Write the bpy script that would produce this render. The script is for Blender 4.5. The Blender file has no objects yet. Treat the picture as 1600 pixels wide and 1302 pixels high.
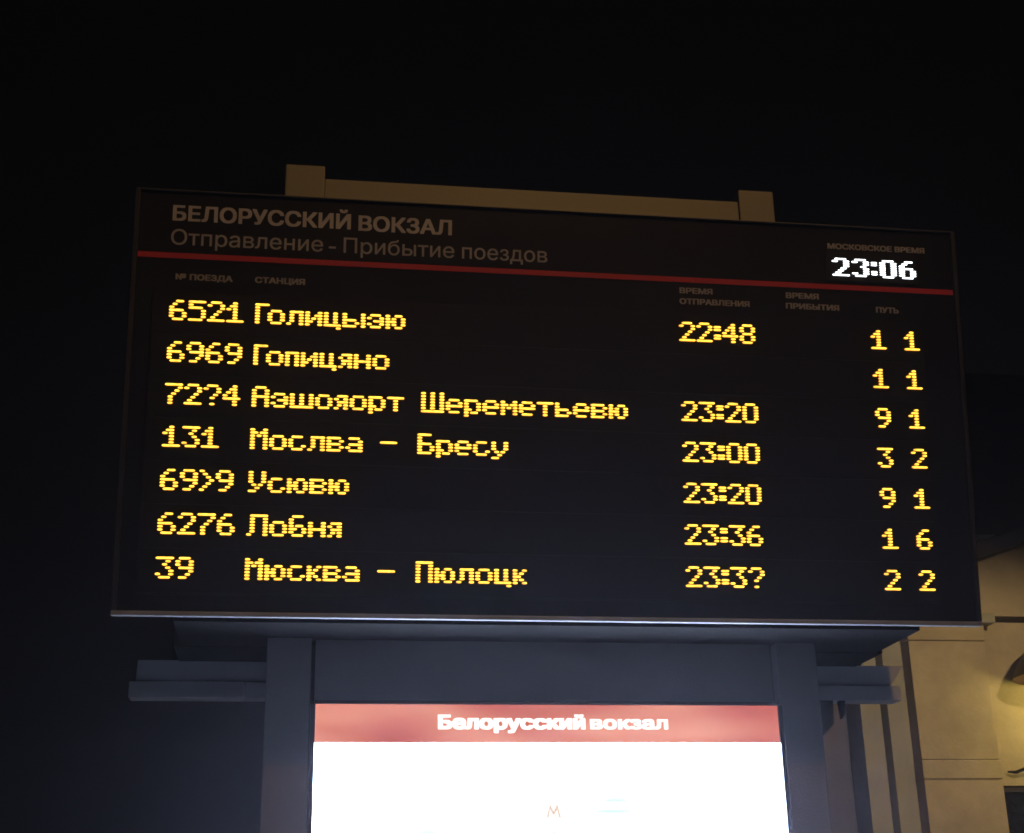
import bpy, bmesh, math, random
import numpy as np
from mathutils import Matrix, Vector
from mathutils.geometry import delaunay_2d_cdt
random.seed(7)
C = bpy.context.scene.collection
sc = bpy.context.scene

# ------------------------------------------------------------------ camera, world, exposure
LEAN = 0.1328                       # the display face leans forward towards the viewers
Z0 = 2.4                            # underside of the display above the pavement
W, H = 2.25, 1.108                  # display face
cam_d = bpy.data.cameras.new('camera')
cam = bpy.data.objects.new('camera', cam_d)
C.objects.link(cam)
rot = Matrix(((0.98884297, -0.03274648, -0.14531777),
              (-0.1476084, -0.34660263, -0.9263252),
              (-0.02003363, 0.93744029, -0.34756922)))
cam.matrix_world = Matrix.Translation((-0.689096, -3.593527, Z0 - 0.796018)) @ rot.to_4x4()
cam_d.sensor_width = 36.0
cam_d.lens = 36.0 * 2271.89 / 1600.0
cam_d.clip_start = 0.05
cam_d.clip_end = 500.0
sc.camera = cam

world = bpy.data.worlds.new('World')
sc.world = world
world.use_nodes = True
wn = world.node_tree
bg = wn.nodes['Background']
bg.inputs['Color'].default_value = (0.0036, 0.0030, 0.0023, 1)    # city night sky
bg.inputs['Strength'].default_value = 0.35

sc.view_settings.view_transform = 'Standard'
sc.view_settings.look = 'None'
sc.view_settings.exposure = 0.0
sc.view_settings.gamma = 1.0
sc.view_settings.use_curve_mapping = False
sc.render.engine = 'CYCLES'
sc.cycles.max_bounces = 6
sc.cycles.volume_bounces = 0
sc.cycles.use_denoising = True
sc.cycles.filter_width = 1.7

GLARE_VEIL = 0.0034

# ------------------------------------------------------------------ materials
def mat(name, col, rough=0.6, metal=0.0, var=0.15, scale=6.0, bump=0.0, bscale=60.0, spec=0.5, col2=None):
    m = bpy.data.materials.new(name); m.use_nodes = True
    n = m.node_tree; b = n.nodes['Principled BSDF']
    b.inputs['Roughness'].default_value = rough
    b.inputs['Metallic'].default_value = metal
    b.inputs['Specular IOR Level'].default_value = spec
    tc = n.nodes.new('ShaderNodeTexCoord')
    nz = n.nodes.new('ShaderNodeTexNoise'); nz.inputs['Scale'].default_value = scale
    nz.inputs['Detail'].default_value = 8; nz.inputs['Roughness'].default_value = 0.62
    n.links.new(tc.outputs['Object'], nz.inputs['Vector'])
    r = n.nodes.new('ShaderNodeValToRGB')
    r.color_ramp.elements[0].position = 0.3; r.color_ramp.elements[1].position = 0.72
    c2 = col2 or tuple(min(1, c * (1 + var)) for c in col)
    r.color_ramp.elements[0].color = (*[c * (1 - var) for c in col], 1)
    r.color_ramp.elements[1].color = (*c2, 1)
    n.links.new(nz.outputs['Fac'], r.inputs['Fac'])
    n.links.new(r.outputs['Color'], b.inputs['Base Color'])
    mr = n.nodes.new('ShaderNodeMapRange')
    mr.inputs['To Min'].default_value = max(0.02, rough - 0.1); mr.inputs['To Max'].default_value = min(1, rough + 0.12)
    n.links.new(nz.outputs['Fac'], mr.inputs['Value']); n.links.new(mr.outputs['Result'], b.inputs['Roughness'])
    if bump:
        n2 = n.nodes.new('ShaderNodeTexNoise'); n2.inputs['Scale'].default_value = bscale; n2.inputs['Detail'].default_value = 6
        bp = n.nodes.new('ShaderNodeBump'); bp.inputs['Strength'].default_value = bump; bp.inputs['Distance'].default_value = 0.01
        n.links.new(tc.outputs['Object'], n2.inputs['Vector'])
        n.links.new(n2.outputs['Fac'], bp.inputs['Height']); n.links.new(bp.outputs['Normal'], b.inputs['Normal'])
    return m

def emis(name, col, strength, base=0.3):
    m = bpy.data.materials.new(name); m.use_nodes = True
    b = m.node_tree.nodes['Principled BSDF']
    b.inputs['Base Color'].default_value = (base, base, base, 1)
    b.inputs['Roughness'].default_value = 0.5
    b.inputs['Emission Color'].default_value = (*col, 1)
    b.inputs['Emission Strength'].default_value = strength
    return m

M = {}
M['paint'] = mat('totem_grey_paint', (0.16, 0.155, 0.15), 0.5, var=0.12, scale=2.5, bump=0.08, bscale=180)
M['railpaint'] = mat('pale_rail_paint', (0.50, 0.53, 0.60), 0.5, var=0.1, scale=3)
M['alu'] = mat('brushed_aluminium', (0.30, 0.30, 0.31), 0.55, 0.4, var=0.15, scale=9)
M['frame'] = mat('dark_frame_paint', (0.020, 0.019, 0.019), 0.45, var=0.25, scale=7)
M['housing'] = mat('dark_housing', (0.009, 0.0085, 0.009), 0.8, var=0.3, scale=3, spec=0.1)
M['black'] = mat('black_display_face', (0.007, 0.007, 0.0072), 0.38, var=0.2, scale=3, spec=0.35)
M['module'] = mat('led_module_black', (0.0095, 0.0088, 0.0085), 0.42, var=0.15, scale=5, bump=0.03, bscale=500, spec=0.33)
M['red'] = mat('red_stripe_film', (0.42, 0.018, 0.022), 0.5, var=0.12, scale=4)
M['print'] = mat('pale_lettering_film', (0.40, 0.36, 0.32), 0.6, var=0.2, scale=14)
M['print_thin'] = mat('grey_lettering_film', (0.30, 0.27, 0.24), 0.6, var=0.2, scale=14)
M['print_small'] = mat('small_lettering_film', (0.27, 0.24, 0.21), 0.6, var=0.2, scale=14)
M['plaster'] = mat('ochre_plaster', (0.42, 0.355, 0.24), 0.85, var=0.22, scale=1.6, bump=0.4, bscale=25, col2=(0.49, 0.42, 0.30))
M['stone'] = mat('pale_moulding', (0.32, 0.315, 0.26), 0.85, var=0.12, scale=2.0, bump=0.25, bscale=30)
M['darkwall'] = mat('dark_grey_plaster', (0.10, 0.092, 0.09), 0.9, var=0.25, scale=0.9, bump=0.2, bscale=20)
M['coping'] = mat('dark_coping', (0.035, 0.032, 0.03), 0.7, var=0.25, scale=3)
M['slate'] = mat('dark_slate_panel', (0.018, 0.017, 0.016), 0.6, var=0.3, scale=2)
M['hood'] = mat('rusty_brown_hood', (0.045, 0.016, 0.008), 0.6, 0.0, var=0.3, scale=6)
M['winframe'] = mat('window_frame_paint', (0.05, 0.045, 0.04), 0.5, var=0.2)
M['glass'] = mat('dark_window_glass', (0.012, 0.014, 0.018), 0.08, var=0.1)
M['iron'] = mat('dark_cast_iron', (0.03, 0.03, 0.03), 0.5, 0.5, var=0.2)
M['kerb'] = mat('granite_kerb', (0.25, 0.24, 0.23), 0.8, var=0.2, scale=20)
M['led'] = emis('amber_led', (1.0, 0.62, 0.055), 2.3)
M['ledrim'] = emis('amber_led_rim', (1.0, 0.32, 0.01), 1.15)
M['ledwrim'] = emis('white_led_rim', (0.85, 0.92, 1.0), 1.6)
M['ledw'] = emis('white_led', (0.93, 0.98, 1.0), 5.0)
for k_ in ('led', 'ledw'):          # lamps of slightly uneven brightness
    n_ = M[k_].node_tree; b_ = n_.nodes['Principled BSDF']
    t_ = n_.nodes.new('ShaderNodeTexCoord'); z_ = n_.nodes.new('ShaderNodeTexNoise'); z_.inputs['Scale'].default_value = 95; z_.inputs['Detail'].default_value = 1
    i_ = n_.nodes.new('ShaderNodeObjectInfo'); a_ = n_.nodes.new('ShaderNodeVectorMath'); a_.operation = 'ADD'
    r_ = n_.nodes.new('ShaderNodeMapRange'); s_ = b_.inputs['Emission Strength'].default_value
    r_.inputs['From Min'].default_value = 0.3; r_.inputs['From Max'].default_value = 0.7
    r_.inputs['To Min'].default_value = s_ * 0.55; r_.inputs['To Max'].default_value = s_ * 1.35
    n_.links.new(t_.outputs['Object'], a_.inputs[0]); n_.links.new(i_.outputs['Location'], a_.inputs[1])
    n_.links.new(a_.outputs[0], z_.inputs['Vector']); n_.links.new(z_.outputs['Fac'], r_.inputs['Value'])
    n_.links.new(r_.outputs['Result'], b_.inputs['Emission Strength'])
M['lit'] = emis('backlit_white_map', (0.58, 0.72, 1.0), 36.0, 0.7)
M['litletter'] = emis('backlit_white_letters', (1.0, 0.97, 0.92), 1.6, 0.7)
M['globe'] = emis('glowing_lamp_globe', (1.0, 0.72, 0.26), 14)
M['inkm'] = emis('pale_symbol_ink', (0.66, 0.47, 0.33), 1.0, 0.6)
M['litdim'] = emis('dimmed_map_glow', (1.0, 1.0, 0.99), 1.04, 0.7)
M['inkc'] = emis('pale_cyan_ink', (0.64, 0.93, 0.85), 1.0, 0.6)

# pale red banner over uneven tubes
m = emis('backlit_red_banner', (1, .4, .3), 1.0, 0.4); M['banner'] = m
n = m.node_tree; b = n.nodes['Principled BSDF']
tc = n.nodes.new('ShaderNodeTexCoord'); mp = n.nodes.new('ShaderNodeMapping')
mp.inputs['Scale'].default_value = (2.6, 1, 7.0); mp.inputs['Location'].default_value = (1.9, 0, 0.3)
nz = n.nodes.new('ShaderNodeTexNoise'); nz.inputs['Scale'].default_value = 1.0; nz.inputs['Detail'].default_value = 1.5
cr = n.nodes.new('ShaderNodeValToRGB')
cr.color_ramp.elements[0].position = 0.36; cr.color_ramp.elements[0].color = (0.52, 0.085, 0.045, 1)
cr.color_ramp.elements[1].position = 0.66; cr.color_ramp.elements[1].color = (0.86, 0.32, 0.20, 1)
n.links.new(tc.outputs['Object'], mp.inputs['Vector']); n.links.new(mp.outputs['Vector'], nz.inputs['Vector'])
n.links.new(nz.outputs['Fac'], cr.inputs['Fac']); n.links.new(cr.outputs['Color'], b.inputs['Emission Color'])

# paving material with slab joints
m = mat('grey_paving', (0.32, 0.31, 0.30), 0.8, var=0.2, scale=3, bump=0.2, bscale=80); M['paving'] = m
n = m.node_tree; b = n.nodes['Principled BSDF']
tc = n.nodes.new('ShaderNodeTexCoord'); bk = n.nodes.new('ShaderNodeTexBrick')
bk.inputs['Scale'].default_value = 1.0; bk.inputs['Mortar Size'].default_value = 0.006
bk.inputs['Brick Width'].default_value = 0.4; bk.inputs['Row Height'].default_value = 0.4; bk.offset = 0.5
bk.inputs['Color1'].default_value = (1, 1, 1, 1); bk.inputs['Color2'].default_value = (0.85, 0.85, 0.85, 1); bk.inputs['Mortar'].default_value = (0.3, 0.3, 0.3, 1)
mx = n.nodes.new('ShaderNodeMix'); mx.data_type = 'RGBA'; mx.blend_type = 'MULTIPLY'; mx.inputs[0].default_value = 1
src = b.inputs['Base Color'].links[0].from_socket
n.links.new(tc.outputs['Object'], bk.inputs['Vector'])
n.links.new(src, mx.inputs[6]); n.links.new(bk.outputs['Color'], mx.inputs[7]); n.links.new(mx.outputs[2], b.inputs['Base Color'])

# ------------------------------------------------------------------ helpers
def link(name, me, m, parent=None):
    o = bpy.data.objects.new(name, me); C.objects.link(o)
    if m: me.materials.append(m)
    if parent: o.parent = parent
    return o

def thing(name, label, cat, loc=(0, 0, 0), group=None):
    o = bpy.data.objects.new(name, None); C.objects.link(o)
    o.location = loc; o['label'] = label; o['category'] = cat; o.empty_display_size = 0.2
    if group: o['group'] = group
    return o

def box_bm(bm, x0, x1, y0, y1, z0, z1, bev=0.0):
    b2 = bmesh.new()
    bmesh.ops.create_cube(b2, size=1)
    bmesh.ops.scale(b2, vec=(x1 - x0, y1 - y0, z1 - z0), verts=b2.verts)
    bmesh.ops.translate(b2, vec=((x0 + x1) / 2, (y0 + y1) / 2, (z0 + z1) / 2), verts=b2.verts)
    if bev:
        bmesh.ops.bevel(b2, geom=b2.edges[:], offset=bev, segments=2, affect='EDGES', profile=0.6)
    me = bpy.data.meshes.new('tmp'); b2.to_mesh(me); b2.free()
    bm.from_mesh(me); bpy.data.meshes.remove(me)

def boxes(name, bs, m, parent=None, bev=0.0):
    bm = bmesh.new()
    for b in bs: box_bm(bm, *b, bev=bev)
    me = bpy.data.meshes.new(name); bm.to_mesh(me); bm.free()
    return link(name, me, m, parent)

def prism(name, pts, y0, y1, m, parent=None, bev=0.0):
    """polygon in x,z extruded along y"""
    bm = bmesh.new()
    vs = [bm.verts.new((x, y0, z)) for x, z in pts]
    f = bm.faces.new(vs)
    r = bmesh.ops.extrude_face_region(bm, geom=[f])
    bmesh.ops.translate(bm, vec=(0, y1 - y0, 0), verts=[v for v in r['geom'] if isinstance(v, bmesh.types.BMVert)])
    bmesh.ops.recalc_face_normals(bm, faces=bm.faces[:])
    if bev: bmesh.ops.bevel(bm, geom=bm.edges[:], offset=bev, segments=1, affect='EDGES')
    me = bpy.data.meshes.new(name); bm.to_mesh(me); bm.free()
    return link(name, me, m, parent)

def lathe(name, prof, m, parent=None, loc=(0, 0, 0), seg=40, close=False):
    bm = bmesh.new(); rings = []
    for r, z in prof:
        rings.append([bm.verts.new((r * math.cos(2 * math.pi * i / seg), r * math.sin(2 * math.pi * i / seg), z)) for i in range(seg)])
    for a, b in zip(rings, rings[1:]):
        for i in range(seg):
            bm.faces.new((a[i], a[(i + 1) % seg], b[(i + 1) % seg], b[i]))
    bm.faces.new(rings[0][::-1]) if close else None
    bm.faces.new(rings[-1]) if close else None
    bmesh.ops.recalc_face_normals(bm, faces=bm.faces[:])
    for f in bm.faces: f.smooth = True
    me = bpy.data.meshes.new(name); bm.to_mesh(me); bm.free()
    o = link(name, me, m, parent); o.location = loc
    return o

def tube(name, pts, r, m, parent=None, seg=12):
    bm = bmesh.new(); rings = []
    pts = [Vector(p) for p in pts]
    for i, p in enumerate(pts):
        d = (pts[min(i + 1, len(pts) - 1)] - pts[max(i - 1, 0)]).normalized()
        up = Vector((0, 0, 1)) if abs(d.z) < 0.9 else Vector((1, 0, 0))
        a = d.cross(up).normalized(); b = d.cross(a)
        rr = r[i] if isinstance(r, (list, tuple)) else r
        rings.append([bm.verts.new(p + rr * (math.cos(2 * math.pi * k / seg) * a + math.sin(2 * math.pi * k / seg) * b)) for k in range(seg)])
    for A, B in zip(rings, rings[1:]):
        for k in range(seg): bm.faces.new((A[k], A[(k + 1) % seg], B[(k + 1) % seg], B[k]))
    bm.faces.new(rings[0][::-1]); bm.faces.new(rings[-1])
    bmesh.ops.recalc_face_normals(bm, faces=bm.faces[:])
    for f in bm.faces: f.smooth = True
    me = bpy.data.meshes.new(name); bm.to_mesh(me); bm.free()
    return link(name, me, m, parent)

def outline(s, bold=0.0):
    """closed contours of the lettering as lists of 2D points"""
    cu = bpy.data.curves.new('t', 'FONT'); cu.body = s; cu.size = 1.0; cu.offset = bold
    cu.resolution_u = 5; cu.fill_mode = 'NONE'
    o = bpy.data.objects.new('t', cu); C.objects.link(o)
    dg = bpy.context.evaluated_depsgraph_get(); dg.update()
    me = bpy.data.meshes.new_from_object(o.evaluated_get(dg))
    bpy.data.objects.remove(o); bpy.data.curves.remove(cu)
    n = len(me.vertices); par = list(range(n))
    def find(i):
        while par[i] != i: par[i] = par[par[i]]; i = par[i]
        return i
    for e in me.edges:
        x, y = find(e.vertices[0]), find(e.vertices[1])
        if x != y: par[max(x, y)] = min(x, y)
    comp = {}
    for i in range(n): comp.setdefault(find(i), []).append((me.vertices[i].co.x, me.vertices[i].co.y))
    bpy.data.meshes.remove(me)
    return [c for c in comp.values() if len(c) > 2]

def text(name, s, x0, x1, zbase, cap, y, m, parent, bold=0.0, spacing=1.0, thick=0.0008):
    """lettering between x0 and x1, baseline at zbase, capitals cap high, standing proud of the plane y"""
    ref = [p[1] for c in outline('Н') for p in c]; ch = max(ref) - min(ref)
    loops = outline(s)
    xs = [p[0] for c in loops for p in c]; a, b = min(xs), max(xs)
    sx = (x1 - x0) / (b - a); sz = cap / ch
    vin, ein = [], []
    if bold:                       # heavier strokes: the outline united with shifted copies of itself
        loops = loops + [[(px + dx * bold, py + dy * bold) for px, py in c] for dx, dy in ((-1, -.6), (1, -.6), (-1, .6), (1, .6)) for c in loops]
    for c in loops:
        k = len(vin); vin += [Vector(p) for p in c]
        ein += [(k + i, k + (i + 1) % len(c)) for i in range(len(c))]
    vo, eo, fo, _, _, _ = delaunay_2d_cdt(vin, ein, [], 0, 1e-6)
    E0 = np.array([vin[i] for i, j in ein]); E1 = np.array([vin[j] for i, j in ein])
    keep = []
    for f in fo:
        c = sum((vo[i] for i in f), Vector((0, 0))) / len(f)
        up = (E0[:, 1] <= c.y) & (E1[:, 1] > c.y); dn = (E0[:, 1] > c.y) & (E1[:, 1] <= c.y)
        side = (E1[:, 0] - E0[:, 0]) * (c.y - E0[:, 1]) - (c.x - E0[:, 0]) * (E1[:, 1] - E0[:, 1])
        if int((up & (side > 0)).sum()) - int((dn & (side < 0)).sum()) != 0: keep.append(f)
    bm = bmesh.new()
    vs = [bm.verts.new((x0 + bold * sx * 0.5 + (p.x - a) * sx * (1 - bold / (b - a)), y - thick, zbase + p.y * sz)) for p in vo]
    for f in keep: bm.faces.new([vs[i] for i in f])
    for v in [v for v in bm.verts if not v.link_faces]: bm.verts.remove(v)
    r = bmesh.ops.extrude_face_region(bm, geom=bm.faces[:])
    bmesh.ops.translate(bm, vec=(0, thick - 0.0001, 0), verts=[v for v in r['geom'] if isinstance(v, bmesh.types.BMVert)])
    bmesh.ops.recalc_face_normals(bm, faces=bm.faces[:])
    me = bpy.data.meshes.new(name); bm.to_mesh(me); bm.free()
    return link(name, me, m, parent)

# ------------------------------------------------------------------ the ground
gm = bpy.data.meshes.new('pavement')
gm.from_pydata([(-60, -40, 0), (60, -40, 0), (60, 60, 0), (-60, 60, 0)], [], [(0, 1, 2, 3)])
g = link('pavement', gm, M['paving']); g['kind'] = 'structure'

# ------------------------------------------------------------------ totem frame: posts, beam, infill
tot = thing('totem_frame', 'tall grey steel totem frame with two square posts standing behind the departure board', 'totem frame', (0, 0.3, 0))
def tb(name, *b, m='paint', bev=0.004):
    x0, x1, y0, y1, z0, z1 = b
    return boxes(name, [(x0, x1, y0 - 0.3, y1 - 0.3, z0, z1)], M[m], tot, bev)
tb('post', -0.750, -0.634, 0.246, 0.356, 0.02, 3.822)
tb('post', 0.640, 0.752, 0.246, 0.356, 0.02, 3.822)
tb('top_beam', -0.634, 0.6395, 0.256, 0.345, 3.60, 3.785, bev=0.003)
tb('infill_panel', -0.623, 0.629, 0.268, 0.290, 2.238, 2.52, bev=0.002)
tb('lower_panel', -0.623, 0.629, 0.262, 0.300, 0.05, 0.70, bev=0.003)
tb('seam_backing', -0.634, 0.640, 0.300, 0.310, 0.05, 2.52, m='housing', bev=0)
tb('base_plate', -0.85, 0.85, 0.10, 0.55, 0.0, 0.02, bev=0.003)

# ------------------------------------------------------------------ lit map case
lb = thing('lightbox_map', 'brightly backlit white station map case with pale red title banner, set between the totem posts', 'light box', (0, 0.3, 0.72))
def lbb(name, x0, x1, y0, y1, z0, z1, m, bev=0.0):
    return boxes(name, [(x0, x1, y0 - 0.3, y1 - 0.3, z0 - 0.72, z1 - 0.72)], m, lb, bev)
FY = 0.244
lbb('map_face', -0.620, 0.627, FY, 0.262, 0.76, 2.1282, M['lit'])
lbb('title_banner', -0.620, 0.627, FY, 0.262, 2.1285, 2.2275, M['banner'])
lbb('side_rim', -0.6330, -0.6205, 0.238, 0.262, 0.7600, 2.2275, M['frame'])
lbb('side_rim', 0.6275, 0.6392, 0.238, 0.262, 0.7600, 2.2275, M['frame'])
lbb('dimmed_glow_patch', -0.46, 0.36, FY - 0.0008, FY - 0.0002, 1.50, 1.996, M['litdim'])  # dimmer glow added here so the map marks are not washed out
lbb('back_tray', -0.622, 0.629, 0.2625, 0.299, 0.745, 2.236, M['frame'])
lbb('rim', -0.623, 0.629, 0.236, 0.262, 2.2279, 2.2365, M['frame'])
lbb('rim', -0.623, 0.629, 0.236, 0.262, 0.742, 0.7595, M['alu'])
text('banner_lettering', 'Белорусский', -0.299, 0.091, 2.165 - 0.72, 0.0345, FY - 0.3, M['litletter'], lb, bold=0.05)
text('banner_lettering', 'вокзал', 0.107, 0.317, 2.165 - 0.72, 0.0325, FY - 0.3, M['litletter'], lb, bold=0.035)
prism('metro_symbol', [(x_ * 0.0195, 1.937 - 0.72 + z_ * 0.034) for x_, z_ in ((-1.0, 0), (-0.62, 0), (-0.62, 0.06), (-0.70, 0.06), (-0.50, 0.62), (0, 0.18), (0.50, 0.62), (0.70, 0.06), (0.62, 0.06), (0.62, 0), (1.0, 0), (1.0, 0.06), (0.92, 0.06), (0.50, 1.0), (0, 0.46), (-0.50, 1.0), (-0.92, 0.06), (-1.0, 0.06))], FY - 0.3016, FY - 0.3010, M['inkm'], lb)
prism('arrow_mark', [(-0.009, 1.893 - 0.72), (0.009, 1.893 - 0.72), (0.0, 1.905 - 0.72)], FY - 0.3016, FY - 0.3010, M['inkm'], lb)
for x0, x1, z in ((0.111, 0.204, 1.952), (0.135, 0.195, 1.980), (-0.36, -0.30, 1.902), (-0.35, -0.31, 1.885)):
    pts = []
    for k in range(14):
        a = 2 * math.pi * k / 14
        pts.append(((x0 + x1) / 2 + (x1 - x0) / 2 * math.cos(a), z - 0.72 + 0.005 * math.sin(a)))
    prism('map_label', pts, FY - 0.3016, FY - 0.3010, M['inkc'], lb)

# ------------------------------------------------------------------ departure board
bd = thing('departure_board', 'wide black electronic departure board with amber dot-matrix train times and a red stripe', 'departure board', (0, 0, Z0))
bd.rotation_euler = (LEAN, 0, 0)
HW = W / 2
def P(u, v):                       # metres from the left and from the top of the face
    return u - HW, H - v
boxes('front_panel', [(-HW + 0.012, HW - 0.012, 0.0, 0.02, 0.012, H - 0.004)], M['black'], bd)
boxes('housing', [(-1.0, 1.0, 0.06, 0.16, 0.02, H - 0.02)], M['housing'], bd)
boxes('back_shell', [(-HW + 0.002, HW - 0.002, 0.0205, 0.06, 0.004, H - 0.002)], M['frame'], bd, bev=0.002)
boxes('side_rail', [(-HW, -HW + 0.0115, -0.010, 0.02, 0.0125, H - 0.0045)], M['frame'], bd, bev=0.0012)
boxes('side_rail', [(HW - 0.0115, HW, -0.010, 0.02, 0.0125, H - 0.0045)], M['frame'], bd, bev=0.0012)
boxes('top_rail', [(-HW, HW, -0.006, 0.02, H - 0.004, H)], M['frame'], bd, bev=0.0015)
prism_pts = [(-HW, 0.0), (HW, 0.0), (HW, 0.012), (-HW, 0.012)]
boxes('bottom_rail', [(-HW, HW, -0.010, 0.02, 0.0, 0.012)], M['alu'], bd, bev=0.002)
x0, z1 = P(0.012, 0.1725); x1, z0 = P(W - 0.012, 0.1868)
boxes('red_stripe', [(x0 + 0.0005, x1 - 0.0005, -0.0012, -0.0001, z0, z1)], M['red'], bd)

def btext(name, s, u0, u1, vbase, cap, m, bold=0.0, spacing=1.0):
    a, z = P(u0, vbase); b, _ = P(u1, vbase)
    return text(name, s, a, b, z, cap, -0.0001, m, bd, bold, spacing, 0.0007)
btext('title_lettering', 'БЕЛОРУССКИЙ', 0.0965, 0.5560, 0.0830, 0.0405, M['print'], bold=0.032)
btext('title_lettering', 'ВОКЗАЛ', 0.5780, 0.8250, 0.0850, 0.0405, M['print'], bold=0.032)
for word, ua, ub in (('Отправление', 0.0945, 0.4855), ('-', 0.5010, 0.5190), ('Прибытие', 0.5396, 0.8330), ('поездов', 0.8540, 1.0845)):
    btext('subtitle_lettering', word, ua, ub, 0.1495, 0.0420, M['print_thin'], bold=0.004)
CH = 0.0150
btext('column_heading', '№ ПОЕЗДА', 0.1115, 0.2552, 0.2436, CH, M['print_small'], bold=0.045)
btext('column_heading', 'СТАНЦИЯ', 0.3134, 0.4410, 0.2430, CH, M['print_small'], bold=0.045)
btext('column_heading', 'ВРЕМЯ', 1.4495, 1.5410, 0.2175, CH, M['print_small'], bold=0.045)
btext('column_heading', 'ОТПРАВЛЕНИЯ', 1.4488, 1.6447, 0.2480, CH, M['print_small'], bold=0.045)
btext('column_heading', 'ВРЕМЯ', 1.7500, 1.8433, 0.2175, CH, M['print_small'], bold=0.045)
btext('column_heading', 'ПРИБЫТИЯ', 1.7490, 1.9006, 0.2475, CH, M['print_small'], bold=0.045)
btext('column_heading', 'ПУТЬ', 2.0085, 2.0734, 0.2475, CH, M['print_small'], bold=0.045)
btext('clock_heading', 'МОСКОВСКОЕ ВРЕМЯ', 1.8770, 2.1604, 0.0680, CH, M['print_small'], bold=0.045)

# dot-matrix characters: rows from the top, '#' lit
F = {
 '0': '.###. #...# #...# #...# #...# #...# .###.', '1': '..#.. .##.. #.#.. ..#.. ..#.. ..#.. #####',
 '2': '.###. #...# ....# ...#. ..#.. .#... #####', '3': '##### ...#. ..#.. ...#. ....# #...# .###.',
 '4': '...#. ..##. .#.#. #..#. ##### ...#. ...#.', '5': '##### #.... ####. ....# ....# ....# ####.',
 '6': '..##. .#... #.... ####. #...# #...# .###.', '7': '##### ....# ...#. ..#.. .#... .#... .#...',
 '8': '.###. #...# #...# .###. #...# #...# .###.', '9': '.###. #...# #...# .#### ....# ...#. .##..',
 '?': '.###. #...# ....# ...#. ..#.. ..... ..#..', '>': '#... .#.. ..#. ...# ..#. .#.. #...',
 ':': '.. ## ## .. ## ## ..', '-': '..... ..... ..... #####',
 'Г': '#### #... #... #... #... #... #...', 'А': '.###. #...# #...# ##### #...# #...# #...#',
 'Ш': '#..#..# #..#..# #..#..# #..#..# #..#..# #..#..# #######',
 'М': '#...# ##.## #.#.# #...# #...# #...# #...#', 'Б': '####. #.... #.... ####. #...# #...# ####.',
 'У': '#...# #...# #...# #...# .#.#. ..#.. ##...', 'Л': '.##### .#...# .#...# .#...# .#...# .#...# #....#',
 'П': '##### #...# #...# #...# #...# #...# #...#',
 'о': '. . .###. #...# #...# #...# .###.', 'л': '. . .#### .#..# .#..# .#..# #...#',
 'и': '. . #...# #..## #.#.# ##..# #...#', 'ц': '. . #..#. #..#. #..#. #..#. ##### ....#',
 'ы': '. . #.....# #.....# ####..# #...#.# ####..#', 'э': '. . .###. #...# ..### #...# .###.',
 'ю': '. . #..##. #.#..# ###..# #.#..# #..##.', 'п': '. . #### #..# #..# #..# #..#',
 'я': '. . .### #..# .### .#.# #..#', 'н': '. . #...# #...# ##### #...# #...#',
 'ш': '. . #..#..# #..#..# #..#..# #..#..# #######', 'р': '. . ####. #...# #...# ##..# #.##. #....',
 'т': '. . ##### ..#.. ..#.. ..#.. ..#..', 'е': '. . .###. #...# ##### #.... .###.',
 'м': '. . #...# ##.## #.#.# #...# #...#', 'ь': '. . #... #... ####. #...# ####.',
 'в': '. . ####. #...# ####. #...# ####.', 'с': '. . .###. #.... #.... #...# .###.',
 'а': '. . .###. ....# .#### #...# .####', 'у': '. . #...# #...# #...# .#.#. ..#.. ##...',
 'б': '.###. #.... #.... #.##. ##..# #...# .###.', 'к': '. . #..# #.#. ##.. #.#. #..#',
}
ADV = {'Г': 4, '>': 5, ':': 3, 'ц': 6, 'Ш': 8, 'ш': 8, 'ы': 8, 'ю': 7, 'Л': 7, 'п': 5, 'я': 5, 'к': 5, 'ь': 6}
CLK = {
 '2': '.###. #...# ....# ....# ...#. ..#.. .#... #####', '3': '.###. #...# ....# ...#. ....# ....# #...# .###.',
 '0': '.###. #...# #...# #...# #...# #...# #...# .###.', '6': '..##. .#... #.... ####. #...# #...# #...# .###.',
 ':': '. # # . . # # .',
}
def runs(row):
    i = 0
    while i < len(row):
        if row[i] == '#':
            j = i
            while j + 1 < len(row) and row[j + 1] == '#': j += 1
            yield i, j
            i = j + 1
        else: i += 1

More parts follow.
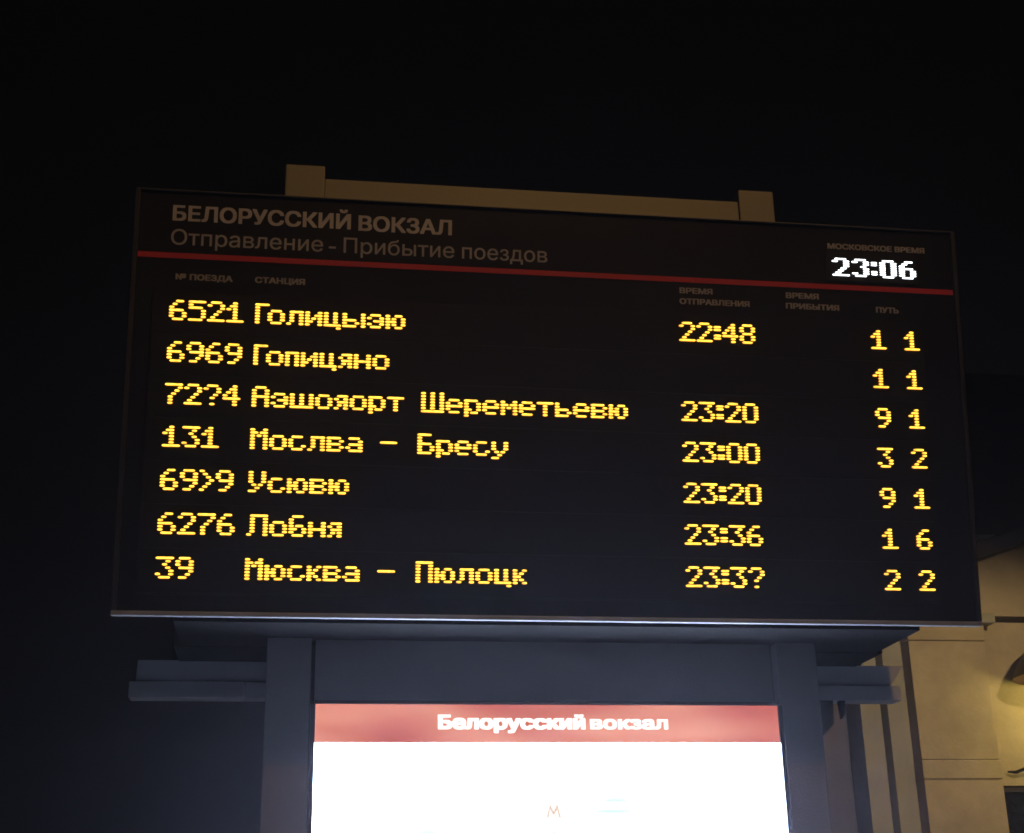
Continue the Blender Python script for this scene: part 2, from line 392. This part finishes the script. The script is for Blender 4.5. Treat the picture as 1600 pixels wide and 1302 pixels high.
def glyph_mesh(name, rows, pu, pv, w, h, dome, m, mrim):
    """each lit run of lamps in a row is a low oval lens standing on the module"""
    bm = bmesh.new()
    for r, row in enumerate(rows):
        for a, b in runs(row):
            xa, xb = a * pu, b * pu + w
            zc = -r * pv; rr = h / 2
            rings = []
            for k, (y, s) in enumerate(((0.0, 1.0), (-dome * 0.6, 0.80), (-dome, 0.45))):
                pts = []; n = 5; q = rr * s; ex = (1 - s) * rr
                el = min(1.5, (xb - xa) / 2 / rr)          # elongated round ends
                for i in range(n):
                    t = math.pi / 2 + math.pi * i / (n - 1)
                    pts.append((xa + rr * el + q * el * math.cos(t), q * math.sin(t)))
                for i in range(n):
                    t = -math.pi / 2 + math.pi * i / (n - 1)
                    pts.append((xb - rr * el + q * el * math.cos(t), q * math.sin(t)))
                if xb - xa <= 2 * rr * el + 1e-6:
                    pts = [p for i, p in enumerate(pts) if i not in (4, 9)]
                rings.append([bm.verts.new((px, y, zc + pz)) for px, pz in pts])
            for q_, (A, B) in enumerate(zip(rings, rings[1:])):
                for i in range(len(A)):
                    bm.faces.new((A[i], A[(i + 1) % len(A)], B[(i + 1) % len(A)], B[i])).material_index = 1 if q_ == 0 else 0
            bm.faces.new(rings[-1])
    bmesh.ops.recalc_face_normals(bm, faces=bm.faces[:])
    me = bpy.data.meshes.new(name); bm.to_mesh(me); bm.free(); me.materials.append(m); me.materials.append(mrim)
    return me

PU, PV = 0.00801, 0.00797
LW, LH = 1.74 * PU, 0.76 * PV
V0, DV = 0.2742 * 1.1081, 0.0995 * 1.1081
U_NO, U_ST, U_TM, U_P1, U_P2 = 0.0440 * W, 0.1404 * W, 0.6412 * W, 0.8822 * W, 0.9250 * W
LINES = [
 ('6521', [(0, 'Голицыэю')], '22:48', '1', '1'),
 ('6969', [(0, 'Гопицяно')], '', '1', '1'),
 ('72?4', [(0, 'Аэшояорт'), (54, 'Шереметьевю')], '23:20', '9', '1'),
 ('131', [(0, 'Мослва'), (41, '-'), (53, 'Бресу')], '23:00', '3', '2'),
 ('69>9', [(0, 'Усювю')], '23:20', '9', '1'),
 ('6276', [(0, 'Лобня')], '23:36', '1', '6'),
 ('39', [(0, 'Мюсква'), (41, '-'), (53, 'Пюлоцк')], '23:3?', '2', '2'),
]
cache = {}
boxes('led_window', [(P(0.055, 0)[0], P(W - 0.11, 0)[0], -0.0022, -0.0001, H - 0.283 - 7 * DV, H - 0.283)], M['module'], bd, bev=0.0008)
for i, (no, words, tm, p1, p2) in enumerate(LINES):
    va = V0 + i * DV - 0.024
    xa, zt = P(0.058, va); xb, zb = P(W - 0.113, va + DV - 0.001)
    row = boxes('led_row', [(xa, xb, -0.0042, -0.0023, zb, zt)], M['module'], bd, bev=0.0004)
    items = [(U_NO, no)] + [(U_ST + k * PU, w) for k, w in words] + [(U_TM, tm), (U_P1, p1), (U_P2, p2)]
    for u0, s in items:
        u = u0
        for ch in s:
            if ch not in cache:
                cache[ch] = glyph_mesh('led_character', F[ch].split(), PU, PV, LW, LH, 0.0052, M['led'], M['ledrim'])
            o = bpy.data.objects.new('led_character', cache[ch]); C.objects.link(o); o.parent = row
            x, z = P(u, V0 + i * DV)
            o.location = (x, -0.0043, z)
            u += ADV.get(ch, 6) * PU
# white clock
xa, z1 = P(1.868, 0.078); xb, z0 = P(2.135, 0.1625)
ck = boxes('clock_module', [(xa, xb, -0.0022, -0.0001, z0, z1)], M['module'], bd, bev=0.0006)
cu_, cv_ = 0.00815, 0.00666
ccache = {}
for u, ch in ((0.8381, '2'), (0.8636, '3'), (0.8886, ':'), (0.8995, '0'), (0.9247, '6')):
    if ch not in ccache:
        ccache[ch] = glyph_mesh('clock_character', CLK[ch].split(), cu_, cv_, 2.2 * cu_, 0.66 * cv_, 0.003, M['ledw'], M['ledwrim'])
    o = bpy.data.objects.new('clock_character', ccache[ch]); C.objects.link(o); o.parent = ck
    x, z = P(u * W, 0.0886 * 1.1081); o.location = (x, -0.0023, z)

# ------------------------------------------------------------------ rear display hanging on the other side of the posts
rd = thing('rear_display', 'rear display behind the totem posts, only its pale grooved lower rail showing beneath the board', 'display housing', (0, 0.6, 2.3))
def rb(name, x0, x1, y0, y1, z0, z1, m, bev=0.002):
    return boxes(name, [(x0, x1, y0 - 0.6, y1 - 0.6, z0 - 2.3, z1 - 2.3)], m, rd, bev)
rb('lower_rail', -1.131, -0.815, 0.574, 0.640, 2.298, 2.3425, M['railpaint'])
rb('lower_rail', -0.8135, 0.8435, 0.574, 0.640, 2.298, 2.3425, M['railpaint'])
rb('lower_rail', 0.845, 1.131, 0.574, 0.640, 2.298, 2.3425, M['railpaint'])
prism('upper_rail', [(-1.115, 0.0455), (1.105, 0.0455), (1.150, 0.104), (-1.112, 0.104)], 0.582 - 0.6, 0.645 - 0.6, M['railpaint'], rd, 0.0015)
rb('back_shell', -1.02, 1.02, 0.582, 0.70, 2.4055, 3.42, M['housing'])
rb('mounting_box', -1.0, 1.0, 0.37, 0.5795, 2.4, 3.30, M['housing'])
prism('hanging_bracket', [(0.869, -0.003), (0.913, -0.003), (0.909, -0.072), (0.869, -0.110)], -0.03, -0.01, M['housing'], rd)
prism('hanging_bracket', [(0.933, -0.003), (0.951, -0.003), (0.946, -0.045), (0.937, -0.056)], -0.03, -0.01, M['housing'], rd)
# soffit between the front board and the mounting box
boxes('soffit_panel', [(-0.98, 0.98, 0.06 - 0.6, 0.3695 - 0.6, 0.101, 0.115)], M['housing'], rd)

# ------------------------------------------------------------------ station building
sb = thing('station_building', 'ochre plastered station facade with pilasters, pier and dark gable behind the departure board', 'building', (9, 15, 0))
def wb(name, x0, x1, y0, y1, z0, z1, m, bev=0.0):
    return boxes(name, [(x0 - 9, x1 - 9, y0 - 15, y1 - 15, z0, z1)], M[m], sb, bev)
def wp(name, pts, y0, y1, m, bev=0.0):
    return prism(name, [(x - 9, z) for x, z in pts], y0 - 15, y1 - 15, M[m], sb, bev)
wb('dark_wall', 2.2, 6.60, 14.9, 15.3, 0, 9.5, 'darkwall')
wb('dark_wall', 6.60, 16.0, 15.0, 15.3, 0, 9.5, 'slate')
wb('pilaster_strip', 6.615, 6.895, 14.45, 14.999, 0, 6.0, 'stone', 0.015)
wb('pilaster_strip', 6.900, 7.175, 14.25, 14.999, 0, 6.0, 'stone', 0.015)
# pier in blocks, joints recessed
wb('pier_pedestal', 7.18, 8.222, 14.02, 14.5, 0, 3.56, 'plaster', 0.012)
wb('pier_base_moulding', 7.17, 8.232, 14.0, 14.5, 3.5665, 3.800, 'plaster', 0.015)
wb('pier_shaft', 7.18, 8.222, 14.02, 14.5, 3.807, 5.310, 'plaster', 0.010)
wb('pier_capital', 7.17, 8.235, 14.0, 14.5, 5.3165, 5.523, 'plaster', 0.015)
wb('cornice_moulding', 7.05, 8.36, 13.90, 14.5, 5.53, 5.66, 'stone', 0.02)
# recessed wall right of the pier, with the window opening
wb('recessed_wall', 8.2225, 15.0, 14.2, 14.7, 3.50, 5.60, 'plaster')
wb('recessed_wall', 8.2225, 8.262, 14.2, 14.7, 0, 3.4995, 'plaster')
wb('recessed_wall', 9.86, 15.0, 14.2, 14.7, 0, 3.4995, 'plaster')
wb('recessed_wall', 8.2625, 9.8595, 14.2, 14.7, 0, 1.1, 'plaster')
# gable field and its coping
def gz(x): return 6.405 + 0.34 * (x - 8.279)
wp('gable_field', [(6.95, 5.665), (15.0, 5.665), (15.0, gz(12.3)), (12.3, gz(12.3)), (6.95, gz(6.95))], 14.1, 14.69, 'plaster')
wp('gable_coping', [(6.6, gz(6.6) + 0.002), (12.3, gz(12.3) + 0.002), (12.3, gz(12.3) + 0.20), (6.6, gz(6.6) + 0.20)], 13.72, 14.69, 'coping', 0.01)
wb('upper_moulding', 6.6, 16.0, 14.88, 14.999, 6.90, 7.00, 'stone', 0.01)
wb('upper_moulding', 6.6, 16.0, 14.94, 14.999, 6.74, 6.80, 'stone', 0.01)
# window
wf = wb('window', 8.2635, 8.33, 14.26, 14.34, 1.102, 3.498, 'winframe')
for k, (a, b, c, d) in enumerate(((9.79, 9.858, 1.102, 3.498), (8.3305, 9.7895, 1.102, 1.17), (8.3305, 9.7895, 3.43, 3.498), (9.02, 9.09, 1.1705, 3.4295))):
    o = boxes('window_bar', [(a - 9, b - 9, 14.26 - 15, 14.34 - 15, c, d)], M['winframe'], wf)
boxes('window_pane', [(8.3305 - 9, 9.0195 - 9, 14.30 - 15, 14.31 - 15, 1.1705, 3.4295)], M['glass'], wf)
boxes('window_pane', [(9.0905 - 9, 9.7895 - 9, 14.30 - 15, 14.31 - 15, 1.1705, 3.4295)], M['glass'], wf)

# ------------------------------------------------------------------ wall lantern
wl = thing('wall_lantern', 'brown bell-hooded wall lantern glowing on the ochre facade above the dark window', 'lantern', (9.06, 13.47, 4.76))
lathe('hood', [(0.72, 0.0), (0.725, 0.015), (0.70, 0.07), (0.62, 0.22), (0.48, 0.40), (0.30, 0.54), (0.12, 0.62), (0.02, 0.64), (0.02, 0.63), (0.12, 0.605), (0.29, 0.525), (0.465, 0.39), (0.60, 0.215), (0.68, 0.06), (0.70, 0.0), (0.72, 0.0)], M['hood'], wl)
lathe('globe', [(0.004, -0.20), (0.07, -0.185), (0.12, -0.13), (0.135, -0.05), (0.12, 0.03), (0.06, 0.09), (0.004, 0.10)], M['globe'], wl)
tube('bracket', [(0, 0, 0.62), (0, 0.02, 0.76), (0, 0.22, 0.84), (0, 0.5, 0.80), (0, 0.70, 0.70)], 0.025, M['iron'], wl)
tube('lower_bracket', [(-0.70, 0.66, -1.095), (-0.62, 0.60, -1.11), (-0.5, 0.5, -1.06), (-0.32, 0.3, -1.03), (-0.1, 0.1, -0.98), (0, 0, -0.9)], [0.012, 0.022, 0.02, 0.026, 0.028, 0.02], M['iron'], wl)
ld = bpy.data.lights.new('lantern_light', 'POINT'); ld.energy = 20; ld.color = (1.0, 0.80, 0.18); ld.shadow_soft_size = 0.14
lo = bpy.data.objects.new('lantern_light', ld); C.objects.link(lo); lo.parent = wl; lo.location = (0, 0, -0.30)

# ------------------------------------------------------------------ street lamps (unseen, outside the frame)
def street_lamp(x, y, h, head_dir, energy, col, label, cone=150, aim=None):
    t = thing('street_lamp', label, 'street lamp', (x, y, 0), 'street lamps around the forecourt')
    tube('pole', [(0, 0, 0), (0, 0, 0.8), (0, 0, h * 0.6), (0, 0, h)], [0.11, 0.085, 0.06, 0.05], M['iron'], t)
    dx, dy = head_dir
    tube('arm', [(0, 0, h - 0.02), (dx * 0.3, dy * 0.3, h + 0.14), (dx * 0.8, dy * 0.8, h + 0.2)], 0.03, M['iron'], t)
    hx, hy, hz = dx * 1.0, dy * 1.0, h + 0.12
    d = (Vector(aim) - Vector((x + hx, y + hy, hz))) if aim else Vector((0, 0, -1))
    q = d.to_track_quat('-Z', 'Y')
    hd = lathe('lamp_head', [(0.02, 0.16), (0.12, 0.12), (0.21, 0.0), (0.205, -0.01), (0.10, 0.08), (0.02, 0.10)], M['iron'], t, (hx, hy, hz))
    gl = lathe('lamp_glass', [(0.004, -0.05), (0.08, -0.035), (0.13, 0.0), (0.15, 0.03)], M['globe'], t, (hx, hy, hz))
    ld_ = bpy.data.lights.new('street_lamp_light', 'SPOT'); ld_.energy = energy; ld_.color = col; ld_.shadow_soft_size = 0.04
    ld_.spot_size = math.radians(cone); ld_.spot_blend = 0.25 if cone > 50 else 0.5
    o = bpy.data.objects.new('street_lamp_light', ld_); C.objects.link(o); o.parent = t
    o.location = Vector((hx, hy, hz)) + d.normalized() * 0.18
    for ob in (hd, gl, o): ob.rotation_euler = q.to_euler()
street_lamp(2.0, -5.4, 8.2, (-0.7, 0.7), 430, (1.0, 0.54, 0.17), 'tall dark street lamp on the forecourt in front of the departure board', 58, (0.0, 0.2, 4.0))
street_lamp(7.6, 2.0, 6.9, (-0.1, 1.0), 2050, (1.0, 0.71, 0.36), 'added unseen street lamp, shorter and dark, lighting the ochre station facade', 48, (8.2, 14.0, 1.9))  # unseen lamp added to light the pier and pilaster strips

# ------------------------------------------------------------------ added scattering volume, imitates lens glare around the lit panel
if GLARE_VEIL > 0:
    hz = boxes('glare_veil', [(-59, 59, -39, 59, -1, 10.0)], None)
    hz['kind'] = 'stuff'
    m = bpy.data.materials.new('lens_glare_veil'); m.use_nodes = True
    n = m.node_tree; n.nodes.remove(n.nodes['Principled BSDF'])
    pv = n.nodes.new('ShaderNodeVolumePrincipled')
    pv.inputs['Density'].default_value = GLARE_VEIL; pv.inputs['Color'].default_value = (0.90, 0.85, 1.0, 1)
    pv.inputs['Anisotropy'].default_value = 0.88
    n.links.new(pv.outputs['Volume'], n.nodes['Material Output'].inputs['Volume'])
    hz.data.materials.append(m)
